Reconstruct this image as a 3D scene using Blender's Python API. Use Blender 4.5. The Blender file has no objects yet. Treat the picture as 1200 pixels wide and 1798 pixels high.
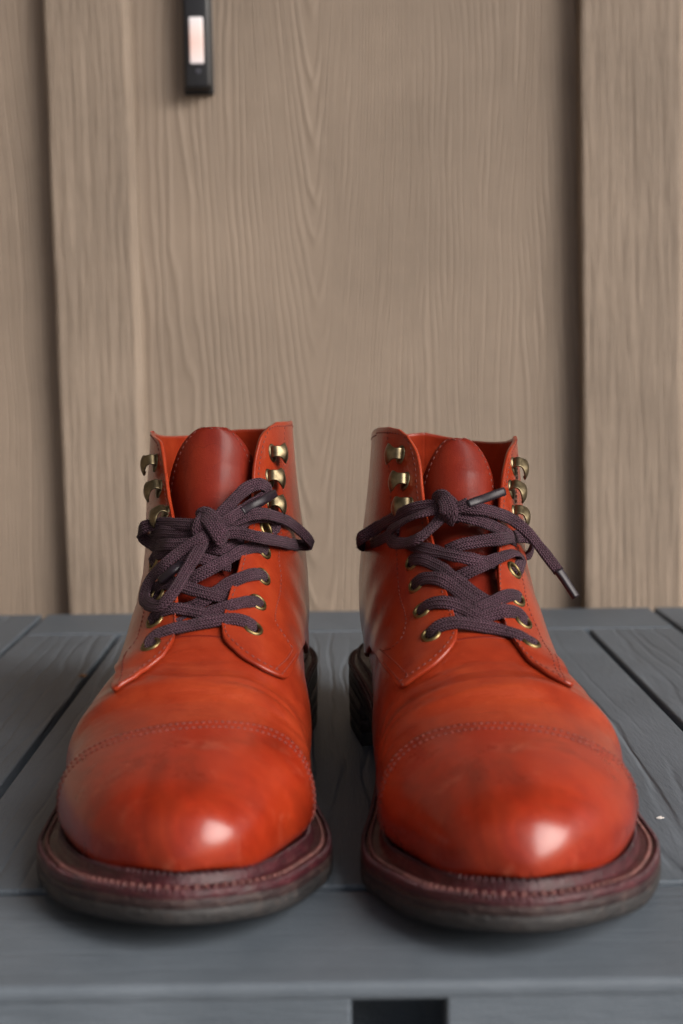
import bpy, bmesh, math, random
import numpy as np
from mathutils import Vector, Matrix
from mathutils.bvhtree import BVHTree

random.seed(4)
rng = np.random.default_rng(7)
SC = bpy.context.scene
MM = 0.001

# ------------------------------------------------------------------ camera
IW, IH, FPX = 1200.0, 1798.0, 2400.0
CAM = np.array([0.0, 0.0, 171.0])                 # mm above the table top
def _cam_axes():
    yc = np.array([(570 - 600) / FPX, -(637 - 899) / FPX, 1.0]); yc /= np.linalg.norm(yc)
    z0 = np.array([-0.011, 1.0, 0.0]); zc = z0 - yc * z0.dot(yc); zc /= np.linalg.norm(zc)
    xc = np.cross(yc, zc)
    if xc[0] < 0: xc = -xc
    return np.array([xc, yc, zc]).T                # columns: world axes in (right, up, fwd)
RC = _cam_axes()
RIGHT, UP, FWD = RC[0], RC[1], RC[2]
cam_d = bpy.data.cameras.new('camera'); cam = bpy.data.objects.new('camera', cam_d)
SC.collection.objects.link(cam); SC.camera = cam
cam_d.sensor_fit = 'VERTICAL'; cam_d.sensor_height = 36.0
cam_d.lens = FPX / IH * 36.0
cam_d.clip_start = 0.01; cam_d.clip_end = 200
cam.matrix_world = Matrix(((RIGHT[0], UP[0], -FWD[0], CAM[0] * MM), (RIGHT[1], UP[1], -FWD[1], CAM[1] * MM),
                           (RIGHT[2], UP[2], -FWD[2], CAM[2] * MM), (0, 0, 0, 1)))
cam_d.dof.use_dof = True
cam_d.dof.focus_distance = 0.565
cam_d.dof.aperture_fstop = 8.8
cam_d.dof.aperture_blades = 9

def pix_ray(px, py):
    d = RIGHT * ((px - 600) / FPX) + UP * (-(py - 899) / FPX) + FWD
    return d / np.linalg.norm(d)
def project(P):
    d = np.asarray(P, float) - CAM
    z = d @ FWD
    return np.stack([600 + FPX * (d @ RIGHT) / z, 899 - FPX * (d @ UP) / z], -1)

# ------------------------------------------------------------------ light
SUN_AZ, SUN_EL = 56.0, 34.0        # degrees; azimuth measured from -Y (behind the camera) towards +X
wd = bpy.data.worlds.new('World'); SC.world = wd; wd.use_nodes = True
wn = wd.node_tree.nodes; wl = wd.node_tree.links
sky = wn.new('ShaderNodeTexSky'); sky.sky_type = 'NISHITA'; sky.sun_disc = False
sky.sun_elevation = math.radians(SUN_EL); sky.sun_rotation = math.radians(180 - SUN_AZ)
sky.air_density = 0.8; sky.dust_density = 6.0; sky.ozone_density = 1.0
wl.new(sky.outputs[0], wn['Background'].inputs[0]); wn['Background'].inputs[1].default_value = 0.032
sun_d = bpy.data.lights.new('sun', 'SUN'); sun = bpy.data.objects.new('sun', sun_d); SC.collection.objects.link(sun)
sun_d.energy = 1.5; sun_d.angle = math.radians(44); sun_d.color = (1.0, 0.98, 0.96)
_a, _e = math.radians(SUN_AZ), math.radians(SUN_EL)
sdir = Vector((math.sin(_a) * math.cos(_e), -math.cos(_a) * math.cos(_e), math.sin(_e)))
sun.rotation_euler = sdir.to_track_quat('Z', 'Y').to_euler()
sun.location = (1, -1, 2)
SC.view_settings.view_transform = 'Standard'; SC.view_settings.look = 'None'
SC.view_settings.gamma = 1.0; SC.view_settings.use_curve_mapping = False
SC.view_settings.exposure = 2.05

# ------------------------------------------------------------------ helpers
def new_obj(name, me, parent=None, mat=None, smooth=True):
    o = bpy.data.objects.new(name, me); SC.collection.objects.link(o)
    if parent is not None: o.parent = parent
    if mat is not None:
        me.materials.clear(); me.materials.append(mat)
    if smooth and me.polygons:
        me.polygons.foreach_set('use_smooth', [True] * len(me.polygons))
    return o
def mesh_from(name, verts, faces, parent=None, mat=None, smooth=True, uv=None):
    me = bpy.data.meshes.new(name)
    me.from_pydata([tuple(float(c) * MM for c in v) for v in verts], [], faces)
    if uv is not None:
        lay = me.uv_layers.new(name='UVMap')
        vi = np.empty(len(me.loops), dtype=np.int32); me.loops.foreach_get('vertex_index', vi)
        lay.data.foreach_set('uv', np.asarray(uv, dtype=np.float32)[vi].ravel())
    me.update()
    return new_obj(name, me, parent, mat, smooth)
def empty(name, loc_mm, parent=None):
    o = bpy.data.objects.new(name, None); SC.collection.objects.link(o)
    o.empty_display_size = 0.02
    o.location = [c * MM for c in loc_mm]
    if parent is not None: o.parent = parent
    return o
def tag(o, label=None, cat=None, group=None, kind=None):
    if label: o['label'] = label
    if cat: o['category'] = cat
    if group: o['group'] = group
    if kind: o['kind'] = kind
    return o
def bevel_box(name, lo, hi, r, parent, mat, seg=2):
    bm = bmesh.new(); bmesh.ops.create_cube(bm, size=1.0)
    lo = np.array(lo, float) * MM; hi = np.array(hi, float) * MM
    for v in bm.verts:
        v.co = [lo[k] + (v.co[k] + .5) * (hi[k] - lo[k]) for k in range(3)]
    bmesh.ops.bevel(bm, geom=list(bm.edges), offset=r * MM, segments=seg, profile=0.6, affect='EDGES')
    me = bpy.data.meshes.new(name); bm.to_mesh(me); bm.free()
    o = new_obj(name, me, parent, mat, True)
    me.polygons.foreach_set('use_smooth', [p.area < 1e9 for p in me.polygons])
    md = o.modifiers.new('wn', 'WEIGHTED_NORMAL'); md.keep_sharp = False
    return o
def pchip(x, y, xq):
    """monotone cubic interpolation, y may be (n,) or (n,k)"""
    x = np.asarray(x, float); y = np.asarray(y, float); xq = np.clip(np.asarray(xq, float), x[0], x[-1])
    one = y.ndim == 1
    if one: y = y[:, None]
    h = np.diff(x)[:, None]; d = np.diff(y, axis=0) / h
    m = np.zeros_like(y)
    w1 = 2 * h[1:] + h[:-1]; w2 = h[1:] + 2 * h[:-1]
    with np.errstate(divide='ignore', invalid='ignore'):
        hm = (w1 + w2) / (w1 / d[:-1] + w2 / d[1:])
    m[1:-1] = np.where(d[:-1] * d[1:] > 0, hm, 0)
    m[0] = d[0]; m[-1] = d[-1]
    i = np.clip(np.searchsorted(x, xq) - 1, 0, len(x) - 2)
    t = ((xq - x[i]) / (x[i + 1] - x[i]))[:, None]; hh = h[i]
    r = ((2*t**3 - 3*t**2 + 1) * y[i] + (t**3 - 2*t**2 + t) * hh * m[i] + (-2*t**3 + 3*t**2) * y[i+1] + (t**3 - t**2) * hh * m[i+1])
    return r[:, 0] if one else r
def catmull(P, n, closed=False, cent=0.5):
    """dense resample of a Catmull-Rom curve, even in arc length"""
    P = np.asarray(P, float)
    if closed: Q = np.vstack([P[-1], P, P[0], P[1]])
    else: Q = np.vstack([2 * P[0] - P[1], P, 2 * P[-1] - P[-2]])
    out = []
    for i in range(1, len(Q) - 2):
        p0, p1, p2, p3 = Q[i-1], Q[i], Q[i+1], Q[i+2]
        d1, d2, d3 = [max(np.linalg.norm(b - a), 1e-6) ** cent for a, b in ((p0, p1), (p1, p2), (p2, p3))]
        m1 = (p2 - p1) + d2 * ((p1 - p0) / d1 - (p2 - p0) / (d1 + d2))
        m2 = (p2 - p1) + d2 * ((p3 - p2) / d3 - (p3 - p1) / (d2 + d3))
        for t in np.linspace(0, 1, 24, endpoint=False):
            out.append((2*t**3 - 3*t**2 + 1) * p1 + (t**3 - 2*t**2 + t) * m1 + (-2*t**3 + 3*t**2) * p2 + (t**3 - t**2) * m2)
    out.append(Q[-2]); out = np.array(out)
    L = np.concatenate([[0], np.cumsum(np.linalg.norm(np.diff(out, axis=0), axis=1))])
    s = np.linspace(0, L[-1], n + 1 if closed else n)
    if closed: s = s[:-1]
    return np.stack([np.interp(s, L, out[:, k]) for k in range(out.shape[1])], -1)
def resample(P, step):
    P = np.asarray(P, float)
    L = np.concatenate([[0], np.cumsum(np.linalg.norm(np.diff(P, axis=0), axis=1))])
    n = max(2, int(round(L[-1] / step)) + 1); s = np.linspace(0, L[-1], n)
    return np.stack([np.interp(s, L, P[:, k]) for k in range(P.shape[1])], -1)
def unit(v):
    v = np.asarray(v, float); return v / np.maximum(np.linalg.norm(v, axis=-1, keepdims=True), 1e-9)

# ------------------------------------------------------------------ materials
class NT:
    def __init__(s, name):
        s.m = bpy.data.materials.new(name); s.m.use_nodes = True
        s.n = s.m.node_tree.nodes; s.l = s.m.node_tree.links; s.b = s.n['Principled BSDF']
    def set(s, **k):
        for a, v in k.items(): s.b.inputs[a.replace('_', ' ')].default_value = v
        return s
    def node(s, t, **k):
        nd = s.n.new(t)
        for a, v in k.items():
            if a.startswith('i_'):
                key = a[2:]
                nd.inputs[int(key) if key.isdigit() else key.replace('_', ' ')].default_value = v
            else: setattr(nd, a, v)
        return nd
    def link(s, a, b): s.l.new(a, b)
    def math(s, op, a, b=None, c=None):
        nd = s.n.new('ShaderNodeMath'); nd.operation = op
        for k, v in enumerate((a, b, c)):
            if v is None: continue
            if isinstance(v, (int, float)): nd.inputs[k].default_value = v
            else: s.l.new(v, nd.inputs[k])
        return nd.outputs[0]
    def coord(s, out='Object', scale=(1, 1, 1)):
        tc = s.n.new('ShaderNodeTexCoord'); mp = s.n.new('ShaderNodeMapping'); mp.inputs['Scale'].default_value = scale
        s.l.new(tc.outputs[out], mp.inputs[0]); return mp.outputs[0]
    def noise(s, vec, scale, detail=4, rough=.55, dist=0):
        nd = s.node('ShaderNodeTexNoise', i_Scale=scale, i_Detail=detail, i_Roughness=rough, i_Distortion=dist)
        s.l.new(vec, nd.inputs['Vector']); return nd.outputs['Fac']
    def ramp(s, fac, stops):
        nd = s.n.new('ShaderNodeValToRGB'); e = nd.color_ramp.elements
        while len(e) < len(stops): e.new(0.5)
        for k, (p, c) in enumerate(stops):
            e[k].position = p; e[k].color = (*c, 1) if len(c) == 3 else c
        s.l.new(fac, nd.inputs[0]); return nd.outputs[0]
    def mix(s, fac, a, b, mode='MIX'):
        nd = s.n.new('ShaderNodeMix'); nd.data_type = 'RGBA'; nd.blend_type = mode
        for inp, v in ((nd.inputs[0], fac), (nd.inputs[6], a), (nd.inputs[7], b)):
            if isinstance(v, (int, float)): inp.default_value = v
            elif isinstance(v, tuple): inp.default_value = (*v, 1) if len(v) == 3 else v
            else: s.l.new(v, inp)
        return nd.outputs[2]
    def bump(s, h, dist, strength=1.0, prev=None):
        nd = s.n.new('ShaderNodeBump'); nd.inputs['Strength'].default_value = strength; nd.inputs['Distance'].default_value = dist
        s.l.new(h, nd.inputs['Height'])
        if prev is not None: s.l.new(prev, nd.inputs['Normal'])
        s.l.new(nd.outputs[0], s.b.inputs['Normal']); return nd.outputs[0]
    def to(s, sock, name): s.l.new(sock, s.b.inputs[name])

def leather(name, dark, mid, light, rough=0.34, patina=0.0, crease=0.0, coat=.7, scuff=0.0):
    m = NT(name); v = m.coord()
    n1 = m.noise(v, 26, 5, .6, .3); n2 = m.noise(v, 120, 4, .6)
    f = m.math('ADD', m.math('MULTIPLY', n1, .7), m.math('MULTIPLY', n2, .3))
    col = m.ramp(f, [(.28, dark), (.5, mid), (.72, light)])
    if patina:
        pn = m.noise(v, 27, 6, .66, 1.2)
        pf = m.ramp(pn, [(.47, (0, 0, 0)), (.66, (1, 1, 1))])
        col = m.mix(m.math('MULTIPLY', pf, patina), col, tuple(c * .34 for c in dark))
    if scuff:
        sf = m.noise(m.coord(scale=(1, 1.6, 1)), 62, 7, .72, .5)
        col = m.mix(m.math('MULTIPLY', m.ramp(sf, [(.56, (0, 0, 0)), (.72, (1, 1, 1))]), scuff), col, (.42, .12, .07))
    sc = m.noise(m.coord(scale=(1, 3.2, 1)), 210, 3, .6)
    col = m.mix(m.math('MULTIPLY', m.ramp(sc, [(.62, (0, 0, 0)), (.74, (1, 1, 1))]), .16), col, tuple(min(1, c * 1.7 + .02) for c in light))
    wv = m.node('ShaderNodeTexVoronoi', i_Scale=75.0); wv.feature = 'DISTANCE_TO_EDGE'
    dv = m.node('ShaderNodeVectorMath', operation='ADD'); nc = m.node('ShaderNodeTexNoise', i_Scale=60.0); m.link(v, nc.inputs['Vector'])
    sc_ = m.node('ShaderNodeVectorMath', operation='SCALE', i_Scale=.012); m.link(nc.outputs['Color'], sc_.inputs[0]); m.link(v, dv.inputs[0]); m.link(sc_.outputs[0], dv.inputs[1]); m.link(dv.outputs[0], wv.inputs['Vector'])
    scr = m.math('MULTIPLY', m.ramp(wv.outputs['Distance'], [(.0, (1, 1, 1)), (.014, (0, 0, 0))]), m.ramp(m.noise(v, 38, 2, .5), [(.56, (0, 0, 0)), (.64, (1, 1, 1))]))
    col = m.mix(m.math('MULTIPLY', scr, .35), col, tuple(c * .45 for c in dark))
    m.to(col, 'Base Color')
    r = m.math('ADD', m.math('MULTIPLY', n1, .30), m.math('ADD', m.math('MULTIPLY', n2, .16), rough - .23))
    m.to(r, 'Roughness')
    m.set(Specular_IOR_Level=.10, Coat_Weight=coat, Coat_Roughness=.22, Coat_IOR=1.41)
    vor = m.node('ShaderNodeTexVoronoi', i_Scale=1500.0); vor.feature = 'DISTANCE_TO_EDGE'; m.link(v, vor.inputs['Vector'])
    pore = m.noise(v, 900, 3, .7)
    h = m.math('ADD', m.math('MULTIPLY', vor.outputs['Distance'], .6), m.math('MULTIPLY', pore, .6))
    b = m.bump(h, .00017, .7)
    b = m.bump(m.noise(v, 70, 3, .5), .0012, .25, prev=b)
    if crease:
        cr = m.noise(m.coord(scale=(.22, 1.5, 1.5)), 260, 4, .6, .6)
        cm = m.ramp(m.noise(v, 30, 2, .5), [(.40, (0, 0, 0)), (.62, (1, 1, 1))])
        m.bump(m.math('MULTIPLY', m.ramp(cr, [(.38, (0, 0, 0)), (.52, (1, 1, 1))]), cm), .0010, crease, prev=b)
    return m.m
TAN_D, TAN_M, TAN_L = (.135, .0110, .0042), (.212, .0215, .0065), (.285, .040, .012)
M_VAMP = leather('vamp_leather', TAN_D, TAN_M, TAN_L, .40, crease=.22)
M_CAP = leather('cap_leather', TAN_D, (.215, .0165, .005), (.275, .028, .0075), .30, patina=.4, scuff=.30)
M_QUARTER = leather('quarter_leather', TAN_D, TAN_M, TAN_L, .36)
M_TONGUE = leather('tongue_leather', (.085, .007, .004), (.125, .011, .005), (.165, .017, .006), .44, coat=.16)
M_EDGE = leather('lining_leather', (.36, .08, .03), (.46, .11, .04), (.52, .14, .05), .55)

def sole_mat(name, c0, c1, c2, rough, grime=.5):
    m = NT(name); v = m.coord()
    n = m.noise(v, 90, 6, .65); n2 = m.noise(m.coord(scale=(1, 1, 5)), 160, 4, .6)
    col = m.ramp(m.math('ADD', m.math('MULTIPLY', n, .6), m.math('MULTIPLY', n2, .4)), [(.38, c0), (.5, c1), (.64, c2)])
    wear = m.ramp(m.noise(v, 55, 6, .7), [(.56, (0, 0, 0)), (.70, (1, 1, 1))])
    col = m.mix(m.math('MULTIPLY', wear, grime), col, (.17, .11, .085))
    lt = m.ramp(m.noise(v, 230, 5, .7), [(.55, (0, 0, 0)), (.66, (1, 1, 1))])
    col = m.mix(m.math('MULTIPLY', lt, grime * .8), col, (.13, .09, .075))
    m.to(col, 'Base Color'); m.to(m.math('MULTIPLY_ADD', n, .3, rough - .12), 'Roughness')
    m.bump(m.math('ADD', n2, m.noise(v, 420, 4, .65)), .0009, .8)
    return m.m
M_WELT = sole_mat('welt_leather', (.020, .0026, .005), (.038, .0046, .0085), (.064, .010, .014), .42, .16)
M_MID = sole_mat('midsole_leather', (.011, .004, .0045), (.019, .007, .0075), (.034, .015, .014), .55, .32)
M_OUT = sole_mat('outsole_rubber', (.009, .008, .0085), (.015, .0135, .014), (.026, .023, .023), .6, .2)

def plain(name, col, rough, metal=0.0, nz=0, nscale=400, **k):
    m = NT(name)
    if nz:
        n = m.noise(m.coord(), nscale, 4, .6)
        m.to(m.ramp(n, [(.3, tuple(c * (1 - nz) for c in col)), (.7, tuple(min(1, c * (1 + nz)) for c in col))]), 'Base Color')
        m.bump(n, .0001, .3)
    else: m.set(Base_Color=(*col, 1))
    m.set(Roughness=rough, Metallic=metal, **k)
    return m.m
M_THREAD = plain('waxed_thread', (.12, .018, .011), .6, nz=.35, nscale=900)
M_WTHREAD = plain('welt_thread', (.11, .038, .032), .6, nz=.6, nscale=500)
M_BRASS = plain('antique_brass', (.15, .12, .072), .42, 1.0, nz=.45, nscale=260)
M_EYELET = plain('brass_eyelet', (.16, .12, .055), .44, 1.0, nz=.2, nscale=500)
M_AGLET = plain('aglet_plastic', (.012, .008, .012), .42, nz=.3, nscale=300, Specular_IOR_Level=.3)
def lace_mat():
    m = NT('lace_cotton')
    uv = m.node('ShaderNodeUVMap'); sp = m.node('ShaderNodeSeparateXYZ'); m.link(uv.outputs[0], sp.inputs[0])
    u, w = sp.outputs[0], sp.outputs[1]                        # u: mm along, w: mm across
    # flat braid: herringbone of two thread directions
    a = m.math('SINE', m.math('MULTIPLY', m.math('ADD', u, m.math('MULTIPLY', m.math('PINGPONG', w, .95), 1.1)), 2 * math.pi / 1.15))
    c = m.math('ABSOLUTE', m.math('SINE', m.math('MULTIPLY', w, math.pi / .95)))
    h = m.math('ADD', m.math('MULTIPLY', a, .5), m.math('MULTIPLY', c, .8))
    v = m.coord()
    nz = m.noise(v, 1100, 3, .7); nb = m.noise(v, 90, 3, .5)
    f = m.math('ADD', m.math('ADD', m.math('MULTIPLY', h, .22), m.math('MULTIPLY', nz, .55)), m.math('MULTIPLY', nb, .35))
    col = m.ramp(f, [(.30, (.008, .0025, .0045)), (.60, (.036, .0125, .0215)), (.90, (.13, .062, .092))])  # colour darkens the weave hollows and paints a highlight on raised threads
    m.to(col, 'Base Color')
    m.set(Roughness=.75, Sheen_Weight=.07, Sheen_Roughness=.5, Sheen_Tint=(.75, .6, .68, 1), Specular_IOR_Level=.25)
    m.bump(m.math('ADD', h, m.math('MULTIPLY', nz, .7)), .0006, .9)
    return m.m
M_LACE = lace_mat()
# ------------------------------------------------------------------ setting materials
def wall_mat(name, x0, seed, col=(.26, .203, .156)):
    m = NT(name)
    tc = m.node('ShaderNodeTexCoord'); sp = m.node('ShaderNodeSeparateXYZ'); m.link(tc.outputs['Object'], sp.inputs[0])
    mp = m.node('ShaderNodeMapping'); mp.inputs['Scale'].default_value = (1, 1, .16); mp.inputs['Location'].default_value = (seed, seed * .7, 0)
    m.link(tc.outputs['Object'], mp.inputs[0]); v = mp.outputs[0]
    x = m.math('SUBTRACT', sp.outputs[0], x0); z = sp.outputs[2]
    wob = m.math('MULTIPLY', m.math('SUBTRACT', m.noise(v, 13, 3, .5), .5), .055)
    wob2 = m.math('MULTIPLY', m.math('SUBTRACT', m.noise(v, 90, 3, .6), .5), .0050)
    xx = m.math('MULTIPLY', m.math('ADD', x, wob), m.math('MULTIPLY_ADD', m.math('GREATER_THAN', x, 0.0), .55, .75))
    r = m.math('SQRT', m.math('ADD', m.math('MULTIPLY', xx, xx), .00012))
    g = m.math('POWER', 2.718, m.math('MULTIPLY', m.math('MULTIPLY', x, x), -520.0))
    val = m.math('ADD', m.math('SUBTRACT', r, m.math('MULTIPLY', m.math('MULTIPLY', z, g), .13)), wob2)
    # uneven ring spacing: warp by a slow noise of the ring value itself
    cb = m.node('ShaderNodeCombineXYZ'); m.link(val, cb.inputs[0])
    warp = m.noise(cb.outputs[0], 55, 2, .5)
    ph = m.math('ADD', m.math('MULTIPLY', val, 2 * math.pi / .0050), m.math('MULTIPLY', warp, 9.0))
    s = m.math('MULTIPLY_ADD', m.math('SINE', ph), .5, .5)
    ridge = m.math('POWER', s, 3.5)
    amp = m.noise(v, 22, 2, .5)
    ridge = m.math('MULTIPLY', ridge, m.math('MULTIPLY_ADD', amp, 1.6, -.25))
    mp2 = m.node('ShaderNodeMapping'); mp2.inputs['Scale'].default_value = (1, 1, .03); m.link(tc.outputs['Object'], mp2.inputs[0])
    fine = m.noise(mp2.outputs[0], 900, 3, .65)
    h = m.math('ADD', ridge, m.math('MULTIPLY', fine, .40))
    m.bump(h, .0009, .85)
    blot = m.noise(tc.outputs['Object'], 7, 5, .6)
    c = m.ramp(m.math('ADD', m.math('MULTIPLY', blot, .8), m.math('MULTIPLY', fine, .2)), [(.35, tuple(k * .88 for k in col)), (.65, tuple(k * 1.10 for k in col))])
    m.to(c, 'Base Color'); m.set(Roughness=.62, Specular_IOR_Level=.3)
    return m.m
M_PANEL = wall_mat('siding_paint', -0.004, 0.0)
M_PANEL2 = wall_mat('siding_paint_side', -0.42, 3.1)
M_PANEL3 = wall_mat('siding_paint_far', 0.41, 5.7)
def batten_mat():
    m = NT('batten_paint'); tc = m.node('ShaderNodeTexCoord')
    oi = m.node('ShaderNodeObjectInfo')
    ad = m.node('ShaderNodeVectorMath', operation='ADD'); m.link(tc.outputs['Object'], ad.inputs[0]); m.link(oi.outputs['Location'], ad.inputs[1])
    mp = m.node('ShaderNodeMapping'); mp.inputs['Scale'].default_value = (1, 1, .045); m.link(ad.outputs[0], mp.inputs[0])
    n = m.noise(mp.outputs[0], 260, 4, .65, .3); n2 = m.noise(mp.outputs[0], 900, 3, .6)
    h = m.math('ADD', m.ramp(n, [(.35, (0, 0, 0)), (.62, (1, 1, 1))]), m.math('MULTIPLY', n2, .5))
    m.bump(h, .0011, .8)
    col = (.255, .20, .154)
    m.to(m.ramp(m.noise(ad.outputs[0], 9, 5, .6), [(.35, tuple(k * .88 for k in col)), (.65, tuple(k * 1.1 for k in col))]), 'Base Color')
    m.set(Roughness=.62, Specular_IOR_Level=.3)
    return m.m
M_BATTEN = batten_mat()
def deck_mat(name='grey_resin', along=1, lines=1.0):
    m = NT(name); tc = m.node('ShaderNodeTexCoord'); sp = m.node('ShaderNodeSeparateXYZ'); m.link(tc.outputs['Object'], sp.inputs[0])
    mp = m.node('ShaderNodeMapping'); mp.inputs['Scale'].default_value = (1, .13, 1) if along else (.13, 1, 1); m.link(tc.outputs['Object'], mp.inputs[0]); v = mp.outputs[0]
    w = m.noise(v, 30, 3, .5)
    ph = m.math('ADD', m.math('MULTIPLY', sp.outputs[0 if along else 1], 2 * math.pi / .0115), m.math('MULTIPLY', w, 26.0))
    s = m.math('POWER', m.math('MULTIPLY_ADD', m.math('SINE', ph), .5, .5), 7.0)
    s = m.math('MULTIPLY', s, m.ramp(m.noise(v, 18, 2, .5), [(.42, (0, 0, 0)), (.6, (1, 1, 1))]))
    fine = m.noise(v, 700, 3, .65); peb = m.noise(tc.outputs['Object'], 1500, 2, .6)
    h = m.math('ADD', m.math('MULTIPLY', s, -1.0 * lines), m.math('ADD', m.math('MULTIPLY', fine, .5), m.math('MULTIPLY', peb, .22)))
    m.bump(h, .0009, .8)
    blot = m.noise(tc.outputs['Object'], 14, 6, .65)
    c = m.ramp(blot, [(.3, (.068, .082, .098)), (.7, (.102, .120, .141))])
    dust = m.ramp(m.noise(tc.outputs['Object'], 420, 4, .7), [(.66, (0, 0, 0)), (.76, (1, 1, 1))])
    c = m.mix(m.math('MULTIPLY', dust, .35), c, (.20, .19, .175))
    m.to(c, 'Base Color')
    m.to(m.math('MULTIPLY_ADD', blot, .25, .40), 'Roughness'); m.set(Specular_IOR_Level=.22)
    return m.m
M_DECK = deck_mat(); M_RAIL = deck_mat('grey_resin_rail', 0, .25)
M_BLACK = plain('bell_plastic', (.012, .012, .014), .38, nz=.2, nscale=200)
def glow_mat():
    m = NT('bell_lens'); m.set(Base_Color=(.55, .5, .49, 1), Roughness=.35)
    tc = m.node('ShaderNodeTexCoord'); sp = m.node('ShaderNodeSeparateXYZ'); m.link(tc.outputs['Generated'], sp.inputs[0])
    f = m.math('ABSOLUTE', m.math('SUBTRACT', sp.outputs[2], .45))
    c = m.ramp(f, [(.0, (1.0, .42, .30)), (.28, (1.0, .66, .58)), (.5, (.9, .86, .9))])
    m.to(c, 'Emission Color'); m.set(Emission_Strength=.11)
    return m.m
M_GLOW = glow_mat()
M_SCREW = plain('bell_screw', (.10, .10, .12), .4, .6)
M_GROUND = plain('porch_concrete', (.12, .115, .11), .85, nz=.2, nscale=30)

# ------------------------------------------------------------------ setting
g = bmesh.new(); bmesh.ops.create_grid(g, x_segments=8, y_segments=8, size=60.0)
me = bpy.data.meshes.new('ground'); g.to_mesh(me); g.free()
ground = new_obj('ground', me, None, M_GROUND); ground.location = (0, 0, -.43); tag(ground, kind='structure')

bm = bmesh.new(); bmesh.ops.create_cube(bm, size=1.0)  # unseen roof, added to keep overhead sky light off the boots and table
for v in bm.verts: v.co = (v.co[0] * 8, .21 + v.co[1] * 1.62, 2.16 + v.co[2] * .12)
me = bpy.data.meshes.new('added_shade_roof'); bm.to_mesh(me); bm.free()
tag(new_obj('added_shade_roof', me, None, plain('shade_roof_paint', (.66, .64, .60), .8, nz=.1, nscale=20), False), kind='structure')
bm = bmesh.new(); bmesh.ops.create_cube(bm, size=1.0)  # unseen wall on the left, added to block light from that side
for v in bm.verts: v.co = (-1.0 + v.co[0] * .12, -.30 + v.co[1] * 2.62, .83 + v.co[2] * 2.52)
me = bpy.data.meshes.new('added_shade_wall'); bm.to_mesh(me); bm.free()
tag(new_obj('added_shade_wall', me, None, plain('shade_wall_paint', (.14, .11, .085), .8, nz=.1, nscale=20), False), kind='structure')
WY = 1000.0                                         # face of the siding panels
WROT = -.008
wall = empty('wall', (0, WY, 187)); wall.rotation_euler = (0, WROT, 0); tag(wall, kind='structure')
BX = (-915, -538, -161, 225, 593, 970)           # centres of the vertical battens
def on_wall(name, lo, hi, r, mat):
    o = bevel_box(name, lo, hi, r, None, mat); o.parent = wall
    o.matrix_parent_inverse = Matrix.Translation((0, -WY * MM, -.187)); return o
for k in range(5):
    on_wall('siding_panel', (BX[k] + 1.2, WY, -429), (BX[k + 1] - 1.2, WY + 9, 2200), .6, (M_PANEL2, M_PANEL2, M_PANEL, M_PANEL3, M_PANEL3)[k])
on_wall('siding_panel', (-2400, WY, -429), (BX[0] - 1.2, WY + 9, 2200), .6, M_PANEL2)
on_wall('siding_panel', (BX[-1] + 1.2, WY, -429), (2400, WY + 9, 2200), .6, M_PANEL3)
for k, x in enumerate(BX):
    # batten: long box with a slightly ragged, eased edge
    bm = bmesh.new(); n = 90; hw = 38.0 if k == 3 else 29.0; dp = 16.0
    prof = [(-hw, 0), (-hw, -dp + 2.4), (-hw + .7, -dp + .8), (-hw + 2.4, -dp), (hw - 5.2, -dp), (hw - .2, -dp + 4.8), (hw, 0)]
    rows = []
    rr = np.random.default_rng(20 + k)
    jl = np.cumsum(rr.normal(0, .22, n + 1)); jl -= np.linspace(jl[0], jl[-1], n + 1); jr = np.cumsum(rr.normal(0, .22, n + 1)); jr -= np.linspace(jr[0], jr[-1], n + 1)
    for i in range(n + 1):
        zz = -429 + i / n * 2629
        rows.append([bm.verts.new(((px + (jl[i] if px < 0 else jr[i])) * MM, (py - .3) * MM, zz * MM)) for px, py in prof])
    for i in range(n):
        for j in range(len(prof) - 1):
            bm.faces.new((rows[i][j], rows[i + 1][j], rows[i + 1][j + 1], rows[i][j + 1]))
    bmesh.ops.recalc_face_normals(bm, faces=list(bm.faces))
    me = bpy.data.meshes.new('batten'); bm.to_mesh(me); bm.free()
    o = new_obj('batten', me, wall, M_BATTEN, False); o.location = (x * MM, 0, -.187)
    if k == 3: o.rotation_euler = (0, -.010, 0)

# door bell on the wall
DBX, DBZ0 = -86.5, 361.0
bell = empty('doorbell', (DBX, WY, DBZ0)); bell.rotation_euler = (0, WROT, 0); tag(bell, 'narrow black doorbell with glowing pinkish white push bar on the wall', 'doorbell')
def bellbox(name, lo, hi, r, mat, parent=None):
    bm = bmesh.new(); bmesh.ops.create_cube(bm, size=1.0)
    for v in bm.verts: v.co = [(lo[k] + (v.co[k] + .5) * (hi[k] - lo[k])) * MM for k in range(3)]
    bmesh.ops.bevel(bm, geom=list(bm.edges), offset=r * MM, segments=3, profile=.6, affect='EDGES')
    me = bpy.data.meshes.new(name); bm.to_mesh(me); bm.free(); return new_obj(name, me, parent or bell, mat)
bellbox('backplate', (-10.6, -4.5, 0), (10.6, -.2, 92), 1.0, M_BLACK)
bellbox('housing', (-9.6, -15.5, 1.8), (9.6, -4.3, 90), 3.0, M_BLACK)
bellbox('push_bar', (-4.8, -17.4, 18.5), (4.8, -14.2, 50), 1.2, M_GLOW)
for zz in (13.5, 74):
    bm = bmesh.new(); bmesh.ops.create_cone(bm, cap_ends=True, segments=20, radius1=2.0 * MM, radius2=1.5 * MM, depth=.8 * MM)
    bmesh.ops.rotate(bm, verts=bm.verts, matrix=Matrix.Rotation(math.pi / 2, 3, 'X'))
    me = bpy.data.meshes.new('screw'); bm.to_mesh(me); bm.free()
    o = new_obj('screw', me, bell, M_SCREW, False); o.location = (.6 * MM, -15.7 * MM, zz * MM)

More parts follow.
